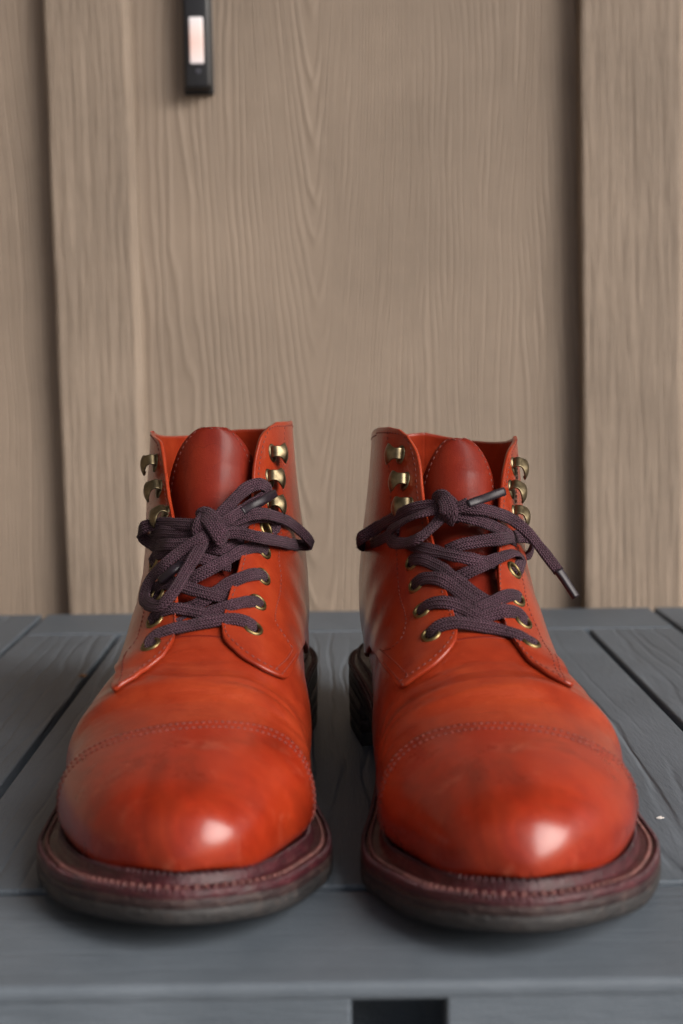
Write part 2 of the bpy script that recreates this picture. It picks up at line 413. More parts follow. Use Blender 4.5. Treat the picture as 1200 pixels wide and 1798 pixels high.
# resin storage table the boots stand on
table = empty('storage_table', (20, 660, -430)); tag(table, 'grey wood-grain resin table with grooved planks under the boots', 'table')
def on_table(name, lo, hi, r, mat, seg=2):
    o = bevel_box(name, lo, hi, r, None, mat, seg); o.parent = table
    o.matrix_parent_inverse = Matrix.Translation((-.020, -.660, .43)); return o
YF, YG1, YG2, YB = 366.0, 432.0, 863.0, 934.0
GX = (-195, -133, -33, 67, 166, 225); G = 2.0
def slab(x0, x1, y0, y1, mat=None): on_table('plank', (x0 + G, y0 + G, -9), (x1 - G, y1 - G, 0), 1.1, mat or M_DECK)
for a, b in zip(GX[:-1], GX[1:]): slab(a, b, YG1, YG2)
slab(GX[0], GX[-1], YG2, YB + 2, M_RAIL)
slab(-262, GX[0], YG1, YB + 2); slab(GX[-1], 299, YG1, YB + 2)
on_table('front_rail', (-260, YF - 4, -5.6), (297, YG1 - G, 0), 2.7, M_RAIL, 5)
on_table('base_slab', (-258, YG1 - 30, -16), (295, YB, -5.5), 1, M_DECK)
# front skirt with the finger notch
on_table('front_panel', (-255, YF - 3.7, -400), (5.5, YF + 9, -3.4), 1.0, M_RAIL)
on_table('front_panel', (32, YF - 3.7, -400), (292, YF + 9, -3.4), 1.0, M_RAIL)
on_table('front_panel', (5.8, YF - 3.7, -400), (31.7, YF + 9, -34), 1.0, M_RAIL)
on_table('notch_back', (-4, YF + 26, -60), (46, YF + 30, -6), .5, M_DECK)
on_table('side_panel', (-254, YF + 10, -400), (-246, YB - 4, -16.5), 1.0, M_DECK)
on_table('side_panel', (283, YF + 10, -400), (291, YB - 4, -16.5), 1.0, M_DECK)
on_table('back_panel', (-245, YB - 12, -400), (282, YB - 5, -16.5), 1.0, M_DECK)
for x in (-240, 262):
    for y in (YF + 20, YB - 40): on_table('foot', (x, y, -430), (x + 18, y + 18, -399), 2, M_DECK)
# ------------------------------------------------------------------ boot form
SOLE_M = [(20.5, 3.9), (31, 11.8), (39.2, 25), (45.2, 43), (49.6, 60), (48.6, 82), (42.5, 110), (36.5, 142), (32.5, 175), (32, 208), (34, 242), (34.5, 272), (27.5, 298)]
SOLE_L = [(-7, 3.7), (-19.5, 12), (-32, 24.8), (-42.5, 43.5), (-50, 64), (-53, 90), (-53.5, 118), (-50, 150), (-45, 183), (-40.5, 215), (-38, 248), (-35.5, 277), (-27, 301)]
TOE, HEEL = (7, 0), (0, 315)
def ext(y): return pchip([-5, 12, 45, 80, 130, 200, 320], [9.6, 10.6, 10.9, 9.6, 7.6, 6.4, 6.0], y)   # how far the welt stands out
def zb(y): return pchip([-5, 0, 25, 60, 90, 120, 160, 205, 240, 310], [10.5, 10, 5.5, 1.4, .0, 1.0, 6.5, 15, 18.5, 19.5], y)
def outline_xm(n=260):
    pts = [TOE] + SOLE_M + [HEEL] + SOLE_L[::-1]
    return catmull(pts, n, closed=True)            # toe first, down the medial side, round the heel, back
def inset(poly, d):
    t = unit(np.roll(poly, -1, 0) - np.roll(poly, 1, 0)); nrm = np.stack([t[:, 1], -t[:, 0]], -1)   # outward for this order
    c = poly.mean(0)
    if ((poly - c) * nrm).sum(1).mean() < 0: nrm = -nrm
    return poly - nrm * np.asarray(d)[..., None] if np.ndim(d) else poly - nrm * d
WELT_T = 14.6                                        # sole stack height under the feather edge

class Boot: pass
def make_form(m, ox, oy, rot, lean, collar_dw, waist_dw=0.0):
    B = Boot(); B.m = m
    ca, sa = math.cos(math.radians(rot)), math.sin(math.radians(rot))
    def W(P):                                        # local (xm, y, z) -> world mm
        P = np.asarray(P, float); x = P[..., 0]; y = P[..., 1] - 80
        xr = x * ca + y * sa; yr = -x * sa + y * ca
        return np.stack([ox + m * xr, oy + 80 + yr, P[..., 2]], -1)
    B.W = W
    o = outline_xm(); f = inset(o, ext(o[:, 1])); f2 = f.copy()
    ks = int(np.argmax(o[:, 1]))
    med, lat = f[:ks + 1], np.vstack([f[ks:], f[:1]])[::-1]
    def side(ch, y):
        k = np.argsort(ch[:, 1]); return np.interp(y, ch[k, 1], ch[k, 0])
    y0 = f[:, 1].min()
    fy = np.array([y0 + .02, y0 + .25, y0 + .8, y0 + 2, y0 + 4.2, y0 + 8, y0 + 13, 30, 39, 49, 60, 72, 85, 98, 111])
    keys = []
    zD = pchip([y0, y0 + .3, y0 + 1, y0 + 2.2, y0 + 4.5, y0 + 8, y0 + 13, 31, 42, 54, 66, 76, 88, 100, 112], [25.0, 26.9, 28.9, 31.4, 35.0, 38.8, 41.9, 44.7, 46.8, 48.7, 50.2, 52.0, 55.0, 59.6, 65.0], fy)
    for y, zd in zip(fy, zD):
        xa, xb = side(med, y) + float(np.interp(y, [20, 50, 85, 112], [0, .3, 2.6, 4.5])), side(lat, y) - float(np.interp(y, [30, 80], [0, .8]))
        zp = float(zb([y])[0]) + WELT_T - 4
        k = min(1, (y - y0) / 12)
        zp = zp * k + (23.5) * (1 - k)
        over = 1.0 * k
        keys.append([y, zd, y, zp, (xa + xb) / 2, (xa - xb) / 2 + over, .70, 2.12, 3.0])
    fan = [ # yD, zD, yP, zP, xc, w, cw, n1, n2
        [130, 73.0, 154, 15, .2, 39.3, .70, 2.15, 3.2],
        [147, 86.0, 202, 22, -.4, 36.0, .66, 2.10, 3.0],
        [162, 99.5, 256, 31, .0, 34.4, .60, 2.10, 2.7],
        [174, 112, 298, 43, .0, 34.2, .56, 2.10, 2.3],
        [183, 124, 306, 68, .0, 33.6, .53, 2.15, 2.1],
        [190, 136, 302, 97, .0, 32.2, .51, 2.2, 2.1],
        [195, 147, 297, 125, .0, 31.2, .50, 2.25, 2.1],
        [199, 158, 294, 148, .0, 31.0, .50, 2.25, 2.1],
        [203, 172, 292, 166, .0, 31.0, .50, 2.25, 2.1]]
    for q, r in enumerate(fan):
        r = list(r); t = (q + 1) / len(fan); r[4] += lean * min(1, t * 1.6); r[5] += collar_dw * max(0, (q - 3) / 4) + waist_dw * max(0, 1 - q / 4); keys.append(r)
    keys = np.array(keys)
    ds = np.linalg.norm(np.diff((keys[:, :2]), axis=0), axis=1)
    sk = np.concatenate([[0], np.cumsum(ds)]); B.smax = sk[-1]
    # sample s denser at the toe
    S = np.unique(np.concatenate([np.linspace(0, 22, 40), np.linspace(22, sk[-1], 190)]))
    K = pchip(sk, keys, S)
    # gentle smoothing of the interpolated section parameters
    for _ in range(14):
        K[45:-1] = .25 * K[44:-2] + .5 * K[45:-1] + .25 * K[46:]
    nt = 240; T = np.linspace(-1, 1, nt + 1)
    phi = np.abs(T) * math.pi
    yD, zD_, yP, zP, xc, w, cw, n1, n2 = [K[:, i][:, None] for i in range(9)]
    c, s = np.cos(phi)[None], np.sin(phi)[None]
    dors = (c >= 0)
    cc = np.where(dors, cw * (1 - np.abs(c) ** (2 / n1)), cw + (1 - cw) * np.abs(c) ** (2 / n2))
    xx = w * np.where(dors, np.abs(s) ** (2 / n1), np.abs(s) ** (2 / n2))
    X = xc + m * np.sign(T)[None] * xx              # T>0 is picture right
    Y = yD + (yP - yD) * cc; Z = zD_ + (zP - zD_) * cc
    P = np.stack([X, Y, Z], -1)
    B.S, B.T = S, T
    B.Ploc = P
    def normals(Pw):
        du = np.gradient(Pw, axis=0); dv = np.gradient(Pw, axis=1)
        dv[:, 0] = dv[:, -1] = (Pw[:, 1] - Pw[:, -2]) * .5
        return unit(np.cross(du, dv))
    Pw = W(P)
    N = normals(Pw)
    cen = Pw.mean(1, keepdims=True)
    if ((Pw - cen) * N).sum() < 0: N = -N
    # walking creases across the vamp, strongest on the big-toe side, and soft unevenness
    sg = S[:, None]; tg = T[None]
    med_t = tg * m
    k0 = B.S_cap_guess = 84.0
    env = np.exp(-((sg - 106) / 13.0) ** 2) * np.clip(1 - np.abs(tg) / .62, 0, 1) ** .5
    ph = (sg - 1.6 * np.abs(tg) * 14 + 5.0 * np.sin(tg * 6 + m) + 2.2 * np.sin(tg * 17 + 2 * m)) / 9.4 * 2 * math.pi
    amp = .32 + .6 * np.clip(med_t * 3, 0, 1)
    dsp = env * amp * (np.sin(ph) * .55 + .30 * np.sin(ph * 1.7 + 1.3 + 4 * tg))
    roll = 2.4 * np.exp(-((sg - 97 - 10 * np.abs(tg)) / 6.5) ** 2) * np.clip(1 - np.abs(tg + .06 * m) / .5, 0, 1) ** .6 - 1.3 * np.exp(-((sg - 113 - 6 * np.abs(tg)) / 6.0) ** 2) * np.clip(1 - np.abs(tg) / .45, 0, 1) ** .6
    dsp = dsp + roll
    ank = np.exp(-((sg - 172) / 20.0) ** 2) * np.clip((np.abs(tg) - .22) * 5, 0, 1) * np.clip((.75 - np.abs(tg)) * 4, 0, 1)
    dsp = dsp + ank * .3 * np.sin((sg + 22 * np.abs(tg)) / 15 * 2 * math.pi + 1)
    Pw = Pw + N * dsp[..., None]
    N = normals(Pw); 
    if ((Pw - cen) * N).sum() < 0: N = -N
    B.P, B.N = Pw, N
    nv = nt + 1
    faces = [(i * nv + j, i * nv + j + 1, (i + 1) * nv + j + 1, (i + 1) * nv + j) for i in range(len(S) - 1) for j in range(nt)]
    B.faces = faces
    B.bvh = BVHTree.FromPolygons([tuple(v) for v in Pw.reshape(-1, 3)], faces)
    B.pix = project(Pw)
    view = unit(CAM - Pw); B.facing = (view * N).sum(-1)
    B.outline = o
    B.org = W(np.array([0, 150, 0.0]))
    return B
def st2P(B, s, t, off=0.0):
    """bilinear sample of the form at (s, t), lifted by off along the normal"""
    s = np.asarray(s, float); t = np.clip(np.asarray(t, float), -1, 1)
    fi = np.interp(s, B.S, np.arange(len(B.S))); fj = (t + 1) / 2 * (len(B.T) - 1)
    i = np.clip(fi.astype(int), 0, len(B.S) - 2); j = np.clip(fj.astype(int), 0, len(B.T) - 2)
    a = (fi - i)[..., None]; b = (fj - j)[..., None]
    def bl(A): return (A[i, j] * (1 - a) + A[i + 1, j] * a) * (1 - b) + (A[i, j + 1] * (1 - a) + A[i + 1, j + 1] * a) * b
    N = unit(bl(B.N)); return bl(B.P) + N * (np.asarray(off)[..., None] if np.ndim(off) else off), N
def pix2st(B, pts, smin=60):
    """photo pixels -> (s, t) of the camera-facing point of the form nearest to that line of sight"""
    out = []
    ok = (B.facing > -.02) & (B.S[:, None] > smin) & (np.abs(B.T)[None] < .8)
    for px, py in pts:
        d = (B.pix[..., 0] - px) ** 2 + (B.pix[..., 1] - py) ** 2
        d = np.where(ok, d, 1e9); i, j = np.unravel_index(np.argmin(d), d.shape)
        # local refine by weighted neighbours
        i0, i1, j0, j1 = max(i - 1, 0), min(i + 2, len(B.S)), max(j - 1, 0), min(j + 2, len(B.T))
        w = 1 / (d[i0:i1, j0:j1] + .3) ** 1.5; w /= w.sum()
        out.append(((w * B.S[i0:i1, None]).sum(), (w * B.T[None, j0:j1]).sum()))
    return np.array(out)

def put(B, name, verts, faces, parent, mat, smooth=True, uv=None):
    o = mesh_from(name, np.asarray(verts, float).reshape(-1, 3) - B.org, faces, parent, mat, smooth, uv)
    return o
def shell_grid(P, N, th, r=.6, hole=None, close_u=False):
    """thick sheet from a grid of points: outer skin lifted by th, rounded rim, inner skin"""
    nu, nv = P.shape[:2]
    top = P + N * th
    idx = lambda i, j: i * nv + j
    V = [top.reshape(-1, 3), P.reshape(-1, 3)]
    base = nu * nv
    F = []
    C = (top[:-1, :-1] + top[1:, 1:]) * .5
    keep = np.ones((nu - 1, nv - 1), bool)
    if hole is not None:
        for h, hr in hole:
            keep &= np.linalg.norm(C - h, axis=-1) > hr
    for i in range(nu - 1):
        for j in range(nv - 1):
            if keep[i, j]:
                F.append((idx(i, j), idx(i + 1, j), idx(i + 1, j + 1), idx(i, j + 1)))
                F.append((base + idx(i, j), base + idx(i, j + 1), base + idx(i + 1, j + 1), base + idx(i + 1, j)))
    # rim
    loop = [(i, 0) for i in range(nu)] + [(nu - 1, j) for j in range(1, nv)] + [(i, nv - 1) for i in range(nu - 2, -1, -1)] + [(0, j) for j in range(nv - 2, 0, -1)]
    inn = []
    for (i, j) in loop:
        ii = min(max(i, 1), nu - 2); jj = min(max(j, 1), nv - 2)
        inn.append(P[ii, jj])
    lp = np.array([P[a] for a in loop]); ln = np.array([N[a] for a in loop])
    out = lp - np.array(inn); out -= ln * (out * ln).sum(-1, keepdims=True); out = unit(out)
    rings = [[idx(*a) for a in loop]]
    n0 = 2 * base
    for k, (o_, h_) in enumerate(((.45 * r, th - .22 * r), (.62 * r, th * .55), (.45 * r, .22 * r))):
        V.append(lp + out * o_ + ln * h_); rings.append(list(range(n0, n0 + len(loop)))); n0 += len(loop)
    rings.append([base + idx(*a) for a in loop])
    L = len(loop)
    for a, b in zip(rings[:-1], rings[1:]):
        for k in range(L):
            F.append((a[k], a[(k + 1) % L], b[(k + 1) % L], b[k]))
    V = np.concatenate(V)
    return V, F
def fix_normals(o):
    bm = bmesh.new(); bm.from_mesh(o.data); bmesh.ops.recalc_face_normals(bm, faces=list(bm.faces)); bm.to_mesh(o.data); bm.free()
def coons(F, T, Bk, L, nu, nv):
    """boundaries: F (v at u=0), Bk (v at u=1), L (u at v=0), T (u at v=1), each (n,2) sampled evenly"""
    u = np.linspace(0, 1, nu)[:, None, None]; v = np.linspace(0, 1, nv)[None, :, None]
    Lc, Tc = L[:, None], T[:, None]; Fc, Bc = F[None], Bk[None]
    return (1 - v) * Lc + v * Tc + (1 - u) * Fc + u * Bc - ((1-u)*(1-v)*L[0] + u*(1-v)*L[-1] + (1-u)*v*T[0] + u*v*T[-1])
def warp_param(P, frac):
    """resample polyline P so that control point k sits at parameter frac[k]"""
    return P
def stitches(B, name, path, nrm, parent, mat, pitch=3.0, length=2.2, r=.34, lift=.1, cross=False):
    if mat is M_THREAD: r *= .8
    """row of short sunk thread lengths along a path lying on a surface"""
    Q = resample(path, pitch); L = np.concatenate([[0], np.cumsum(np.linalg.norm(np.diff(path, axis=0), axis=1))])
    s = np.linspace(0, L[-1], len(Q)); Nq = unit(np.stack([np.interp(s, L, nrm[:, k]) for k in range(3)], -1))
    T = unit(np.gradient(Q, axis=0)); V, F = [], []
    ns = 6
    for q, t, n in zip(Q, T, Nq):
        b = np.cross(t, n)
        if cross: t, b = b, t
        ln = length * random.uniform(.85, 1.1); b0 = len(V)
        for a, rr, sink in ((-.5, .35, -.25), (-.3, 1, .05), (.3, 1, .05), (.5, .35, -.25)):
            for k in range(ns):
                an = 2 * math.pi * k / ns
                V.append(q + t * (a * ln) + n * (lift + sink + rr * r * math.sin(an)) + b * (rr * r * 1.1 * math.cos(an)))
        for a in range(3):
            for k in range(ns):
                F.append((b0 + a * ns + k, b0 + a * ns + (k + 1) % ns, b0 + (a + 1) * ns + (k + 1) % ns, b0 + (a + 1) * ns + k))
    o = put(B, name, V, F, parent, mat); tag(o, kind='stuff'); fix_normals(o); return o

def sweep_ring(B, name, prof, parent, mat, scaled=False):
    """profile [(inset mm, height mm above the sole bottom)] carried round the outline"""
    o = B.outline; rows = []
    for d, h in prof:
        p = inset(o, d * (ext(o[:, 1]) / 7.6 if scaled else np.ones(len(o)))); hh = zb(p[:, 1]) + h
        rows.append(B.W(np.column_stack([p, hh])))
    n = len(o); V = np.concatenate(rows); F = []
    for a in range(len(rows) - 1):
        for k in range(n):
            F.append((a * n + k, a * n + (k + 1) % n, (a + 1) * n + (k + 1) % n, (a + 1) * n + k))
    F.append(tuple(range(n))[::-1]); F.append(tuple(range((len(rows) - 1) * n, len(rows) * n)))
    ob = put(B, name, V, F, parent, mat); fix_normals(ob); return ob

def lathe_at(B, name, prof, c, n, parent, mat, seg=28, stretch=(1, 1), up=None):
    n = unit(n); up = np.array([0, 0, 1.0]) if up is None else up
    a = unit(np.cross(up, n)); b = np.cross(n, a); V, F = [], []
    for r, h in prof:
        for k in range(seg):
            an = 2 * math.pi * k / seg
            V.append(c + a * (r * math.cos(an) * stretch[0]) + b * (r * math.sin(an) * stretch[1]) + n * h)
    for q in range(len(prof) - 1):
        for k in range(seg):
            F.append((q * seg + k, q * seg + (k + 1) % seg, (q + 1) * seg + (k + 1) % seg, (q + 1) * seg + k))
    o = put(B, name, V, F, parent, mat); fix_normals(o); return o

def make_hook(B, c, n, outw, parent):
    """speed hook: riveted foot, narrow neck rising off the leather, wide rounded tab curling outwards"""
    n = unit(n); outw = unit(outw - n * np.dot(outw, n)); b = np.cross(n, outw)
    # spine: (along outw, height, half width)
    prof = [(-1.2, .35, 2.6), (-2.4, .8, 2.6), (-3.0, 2.0, 2.5), (-2.7, 3.4, 2.4), (-1.7, 4.4, 2.4), (-.3, 4.9, 2.9), (1.4, 5.0, 4.0), (3.1, 4.7, 4.7), (4.7, 4.1, 4.6), (6.0, 3.3, 3.6), (6.7, 2.7, 1.6)]
    pr = catmull(np.array(prof) * .9, 34); nw = 13; P = np.zeros((len(pr), nw, 3))
    for i, (u, h, w) in enumerate(pr):
        for j in range(nw):
            a = -1 + 2 * j / (nw - 1)
            dome = 1.2 * (1 - a * a) * np.clip((u + 1.5) / 3, 0, 1)
            P[i, j] = c + outw * u + n * (h + dome) + b * (a * w)
    du = np.gradient(P, axis=0); dv = np.gradient(P, axis=1); N = unit(np.cross(du, dv))
    if (N[24, 6] * n).sum() < 0: N = -N
    V, F = shell_grid(P - N * .35, N, .75, .3)
    root = put(B, 'lace_hook', V, F, parent, M_BRASS); fix_normals(root)
    lathe_at(B, 'rivet_base', [(0.01, .75), (2.4, .75), (3.1, .45), (3.3, .0)], c - outw * .3, n, root, M_BRASS, 24, (.9, 1.25))
    return root

def make_ribbon(B, name, C, Nn, parent, mat, width=6.2, thick=1.5, widths=None, seg=14, caps=True):
    """flat braided lace: rounded strip along C with face normal Nn"""
    Q = catmull(C, max(12, int(np.linalg.norm(np.diff(C, axis=0), axis=1).sum() / .8)))
    L0 = np.concatenate([[0], np.cumsum(np.linalg.norm(np.diff(C, axis=0), axis=1))]); L0 /= L0[-1]
    s = np.linspace(0, 1, len(Q))
    Nq = np.stack([np.interp(s, L0, Nn[:, k]) for k in range(3)], -1)
    for _ in range(6): Nq[1:-1] = (Nq[:-2] + Nq[1:-1] * 2 + Nq[2:]) / 4
    T = unit(np.gradient(Q, axis=0)); Nq = unit(Nq - T * (Nq * T).sum(-1, keepdims=True)); Bq = np.cross(T, Nq)
    wq = np.full(len(Q), width) if widths is None else np.interp(s, L0, widths)
    if mat is M_LACE: B.strands.append((Q, Nq, Bq, width))
    V, U = [], []; acc = np.concatenate([[0], np.cumsum(np.linalg.norm(np.diff(Q, axis=0), axis=1))])
    wob = np.interp(acc, np.arange(0, acc[-1] + 8, 4), rng.normal(0, .12, len(np.arange(0, acc[-1] + 8, 4))))
    for i in range(len(Q)):
        for k in range(seg):
            an = 2 * math.pi * k / seg; ca, sa = math.cos(an), math.sin(an)
            a = math.copysign(abs(ca) ** .6, ca) * wq[i] * .5; h = math.copysign(abs(sa) ** .75, sa) * thick * .5
            V.append(Q[i] + Bq[i] * a * (1 + wob[i] * .5) + Nq[i] * (h + wob[i] * .4)); U.append((acc[i], a + 3.15))
    n = len(Q); F = [(i * seg + k, i * seg + (k + 1) % seg, (i + 1) * seg + (k + 1) % seg, (i + 1) * seg + k) for i in range(n - 1) for k in range(seg)]
    F.append(tuple(range(seg))[::-1]); F.append(tuple(range((n - 1) * seg, n * seg)))
    o = put(B, name, V, F, parent, mat, uv=U); fix_normals(o); return o
def lace_fuzz(B, strand_pts, parent):
    V, F = [], []
    for Q, Nq, Bq, w in strand_pts:
        for _ in range(int(len(Q) * 9)):
            i = rng.integers(1, len(Q) - 1); a = rng.uniform(-1, 1) * math.pi
            d = unit(Bq[i] * math.cos(a) + Nq[i] * math.sin(a) * .8); p = Q[i] + Bq[i] * (math.cos(a) * w * .47) + Nq[i] * (math.sin(a) * .8)
            t = unit(Q[i] - Q[i - 1]); e = unit(d + t * rng.normal(0, .9) + rng.normal(0, .35, 3)) * rng.uniform(.5, 1.7)
            s_ = unit(np.cross(e, d) + 1e-3) * .036; b0 = len(V); V += [p - s_, p + s_, p + e]; F.append((b0, b0 + 1, b0 + 2))
    o = put(B, 'lace_fuzz', V, F, parent, M_LACE, False); tag(o, kind='stuff'); return o
def trace(B, pts):
    """[(px, py, lift mm[, roll deg])] -> points lifted off the form along the line of sight, with face normals"""
    lam, nrm, onq = [], [], []
    for p in pts:
        d = pix_ray(p[0], p[1]); h = B.bvh.ray_cast(Vector(CAM), Vector(d))
        onq.append(h[2] is not None and h[2] >= getattr(B, 'nform', 1e9))
        if h[0] is None: lam.append(None); nrm.append(None)
        else:
            lam.append((np.array(h[0]) - CAM) @ d); n = np.array(h[1]); nrm.append(n if n @ d < 0 else -n)
    k = [i for i, l in enumerate(lam) if l is not None]
    if not k: lam = [B.last_lam] * len(pts); nrm = [B.last_n] * len(pts); k = [0]
    B.last_lam, B.last_n = lam[k[-1]], nrm[k[-1]]
    out, N = [], []
    for i, p in enumerate(pts):
        if lam[i] is None:
            j = min(k, key=lambda q: abs(q - i)); l = lam[j]; n = nrm[j]
        else: l, n = lam[i], nrm[i]
        d = pix_ray(p[0], p[1])
        n = unit(.55 * n - .45 * d)
        lift = p[2] - 1.7 if onq[i] and 1 < p[2] < 5 else p[2]
        out.append(CAM + d * (l - lift)); N.append(n)
    out = np.array(out); N = np.array(N); T = unit(np.gradient(out, axis=0))
    for i, p in enumerate(pts):
        if len(p) > 3:
            N[i] = np.array(Matrix.Rotation(math.radians(p[3]), 3, Vector(T[i])) @ Vector(N[i]))
    return out, N
# ------------------------------------------------------------------ boot assembly
def feather_st(B, sgn, yq, back=False):
    z = B.P[..., 2]; y = B.Ploc[..., 1]; zf = zb(y.ravel()).reshape(y.shape) + WELT_T - 2.5
    cost = np.abs(z - zf) * 1.5 + (0 if back else np.abs(y - yq))
    ok = (np.abs(B.T)[None] > .995) if back else ((np.sign(B.T)[None] == sgn) & (np.abs(B.T)[None] > .35) & (np.abs(B.T)[None] < .9))
    ok = ok & (B.S[:, None] > 110)
    cost = np.where(ok, cost, 1e9); i, j = np.unravel_index(np.argmin(cost), cost.shape)
    return B.S[i], (sgn if back else B.T[j])
def st_arclen(B, st, n):
    """evenly (in 3-D) resampled st polyline"""
    d = np.vstack([np.linspace(a, b, 30, endpoint=False) for a, b in zip(st[:-1], st[1:])] + [st[-1:]])
    P, _ = st2P(B, d[:, 0], d[:, 1]); L = np.concatenate([[0], np.cumsum(np.linalg.norm(np.diff(P, axis=0), axis=1))])
    q = np.linspace(0, L[-1], n); return np.stack([np.interp(q, L, d[:, k]) for k in (0, 1)], -1)
def smooth_st(st, n=120):
    return catmull(np.asarray(st) * [1, 60], n) / [1, 60]

def build_boot(B, D, label):
    root = empty('ankle_boot', B.org); tag(root, label, 'boot', 'pair of leather boots')
    S, T = B.S, B.T; nt = len(T)
    zDor = B.P[:, nt // 2, 2]
    s_of_z = lambda z: float(np.interp(z, zDor[60:], S[60:]))
    # ---- sole stack
    outs = sweep_ring(B, 'outsole', [(9, 0), (2.4, 0.0), (1.0, .5), (.35, 1.6), (.2, 3.6), (.3, 5.1), (.6, 5.4), (9, 5.4)], root, M_OUT)
    mid = sweep_ring(B, 'midsole', [(9, 5.2), (.55, 5.2), (.32, 5.5), (.32, 7.0), (.4, 8.0), (.6, 8.2), (9, 8.2)], root, M_MID)
    welt = sweep_ring(B, 'welt', [(9.5, 8.0), (.6, 8.0), (.45, 8.3), (.45, 9.6), (.6, 10.3), (.95, 10.8), (1.4, 10.9), (1.8, 10.5), (2.6, 10.6), (3.6, 11.0), (4.2, 11.2), (4.8, 11.0), (5.3, 11.2), (5.6, 12.6), (5.9, 13.8), (6.3, 14.4), (6.8, 14.4), (7.2, 13.6), (9.5, 12.8)], root, M_WELT, scaled=True)
    def ringpath(d, h):
        r = inset(B.outline, d * ext(B.outline[:, 1]) / 7.6); r = B.W(np.column_stack([r, zb(r[:, 1]) + h])); return np.vstack([r, r[:1]])
    rp = ringpath(2.9, 10.8)
    stitches(B, 'outseam_stitching', rp, np.tile([0, 0, 1.0], (len(rp), 1)), welt, M_WTHREAD, 2.9, 2.0, .75, .1)
    # milled wheel marks on the welt edge, notches on the raised storm welt
    rp = ringpath(1.0, 10.75)
    tn = unit(np.gradient(rp, axis=0)); on = np.stack([tn[:, 1], -tn[:, 0], np.zeros(len(tn))], -1)
    if ((rp - rp.mean(0)) * on).sum() < 0: on = -on
    stitches(B, 'wheel_marks', rp, unit(on + [0, 0, .9]), welt, M_WELT, 1.9, 1.9, .62, -.05, cross=True)
    rp = ringpath(6.3, 14.4)
    stitches(B, 'rand_marks', rp, np.tile([0, 0, 1.0], (len(rp), 1)), welt, M_WELT, 2.2, 1.6, .5, -.08, cross=True)
    # heel: stacked block under the back part
    ho = B.outline[B.outline[:, 1] > 228]; k0 = np.argmin(np.abs(np.arctan2(ho[:, 0], ho[:, 1] - 228)))
    ii = np.where(B.outline[:, 1] > 228)[0]; ho = B.outline[ii]
    breast = np.linspace(ho[-1], ho[0], 14)[1:-1]; breast[:, 1] += 5 * np.sin(np.linspace(0, math.pi, 14)[1:-1])
    hp = np.vstack([ho, breast]); c = hp.mean(0)
    for nm, z0, z1, ins, mat in (('heel_top_lift', 0, 6.2, .8, M_OUT), ('heel_lift', 6.3, 12.2, .5, M_MID), ('heel_lift', 12.3, 1e3, .4, M_MID)):
        lay = []
        for z, e in ((z0, .5), (z0 + .5, 0), (z1 - .5, 0), (z1, .5)):
            p = c + (hp - c) * (1 - (ins + e) / 40)
            zz = np.minimum(np.full(len(p), float(z)), zb(p[:, 1]) + .3)
            lay.append(B.W(np.column_stack([p, zz])))
        n = len(hp); V = np.concatenate(lay)
        F = [(a * n + k, a * n + (k + 1) % n, (a + 1) * n + (k + 1) % n, (a + 1) * n + k) for a in range(3) for k in range(n)]
        F += [tuple(range(n))[::-1], tuple(range(3 * n, 4 * n))]
        fix_normals(put(B, nm, V, F, root, mat))
    # ---- vamp
    i1 = int(np.searchsorted(S, s_of_z(77)))
    jn = len(T)
    i2 = int(np.searchsorted(S, s_of_z(118)))
    F = [(i * jn + j, i * jn + j + 1, (i + 1) * jn + j + 1, (i + 1) * jn + j) for i in range(i2) for j in range(jn - 1) if i < i1 or abs(T[j]) > .30 + .12 * (i - i1) / (i2 - i1)]
    vamp = put(B, 'vamp', B.P[:i2 + 1], F, root, M_VAMP); fix_normals(vamp)
    # ---- toe cap
    st = pix2st(B, D['cap'], 30); k = np.argsort(st[:, 1]); st = st[k]
    tt = np.linspace(-.62, .62, 150)
    co = np.polyfit(st[:, 1], st[:, 0], 4, w=np.ones(len(st)))
    tc = np.clip(tt, st[0, 1], st[-1, 1]); sc = np.polyval(co, tc)
    dl, dr = np.polyval(np.polyder(co), st[0, 1]), np.polyval(np.polyder(co), st[-1, 1])
    sc = sc + np.where(tt < st[0, 1], (tt - st[0, 1]) * min(dl, 40), 0) + np.where(tt > st[-1, 1], (tt - st[-1, 1]) * max(dr, -40), 0)
    v = np.linspace(0, 1, 110) ** 1.0
    sg = .05 + (sc[None] - .05) * v[:, None]; tg = np.repeat(tt[None], len(v), 0)
    P, N = st2P(B, sg, tg, .05)
    V, F = shell_grid(P, N, 1.15, .7); cap = put(B, 'toe_cap', V, F, root, M_CAP); fix_normals(cap)
    for q, dd in enumerate((1.6, 5.6)):
        ds = sc - dd; pp, nn = st2P(B, ds, tt, 1.25); sel = np.abs(tt) < .55
        stitches(B, 'cap_stitching', pp[sel], nn[sel], cap, M_THREAD, 2.2, 1.7, .36, .0)
    # ---- quarters
    for side in ('L', 'R'):
        q = D[side]; sgn = -1 if side == 'L' else 1
        e = smooth_st(pix2st(B, q['edge'])); tab = smooth_st(pix2st(B, q['tab']), 60); top = pix2st(B, q['top'])
        sb = float(np.interp(D['back_z'], B.P[100:, 0, 2], S[100:]))
        top = np.vstack([top, [[top[-1, 0] * (1 - a) + sb * a, top[-1, 1] * (1 - a) + sgn * a] for a in (.25, .5, .75, 1)]])
        fs = [feather_st(B, sgn, yq) for yq in (238, 256, 274)]; hb = feather_st(B, sgn, 0, True)
        lastp = tab[-1]
        f0 = np.array(fs[0])
        low = np.vstack([tab, [lastp + [9, .05 * sgn]], [lastp + [14, .13 * sgn]], [(lastp + f0) / 2 + [12, .06 * sgn]], fs, [hb]])
        nu, nv = 130, 120
        Fb = st_arclen(B, e[::-1], nv); Lb = st_arclen(B, low, nu); Tb = st_arclen(B, top, nu)
        Fb[0] = Lb[0]; Tb[0] = Fb[-1]
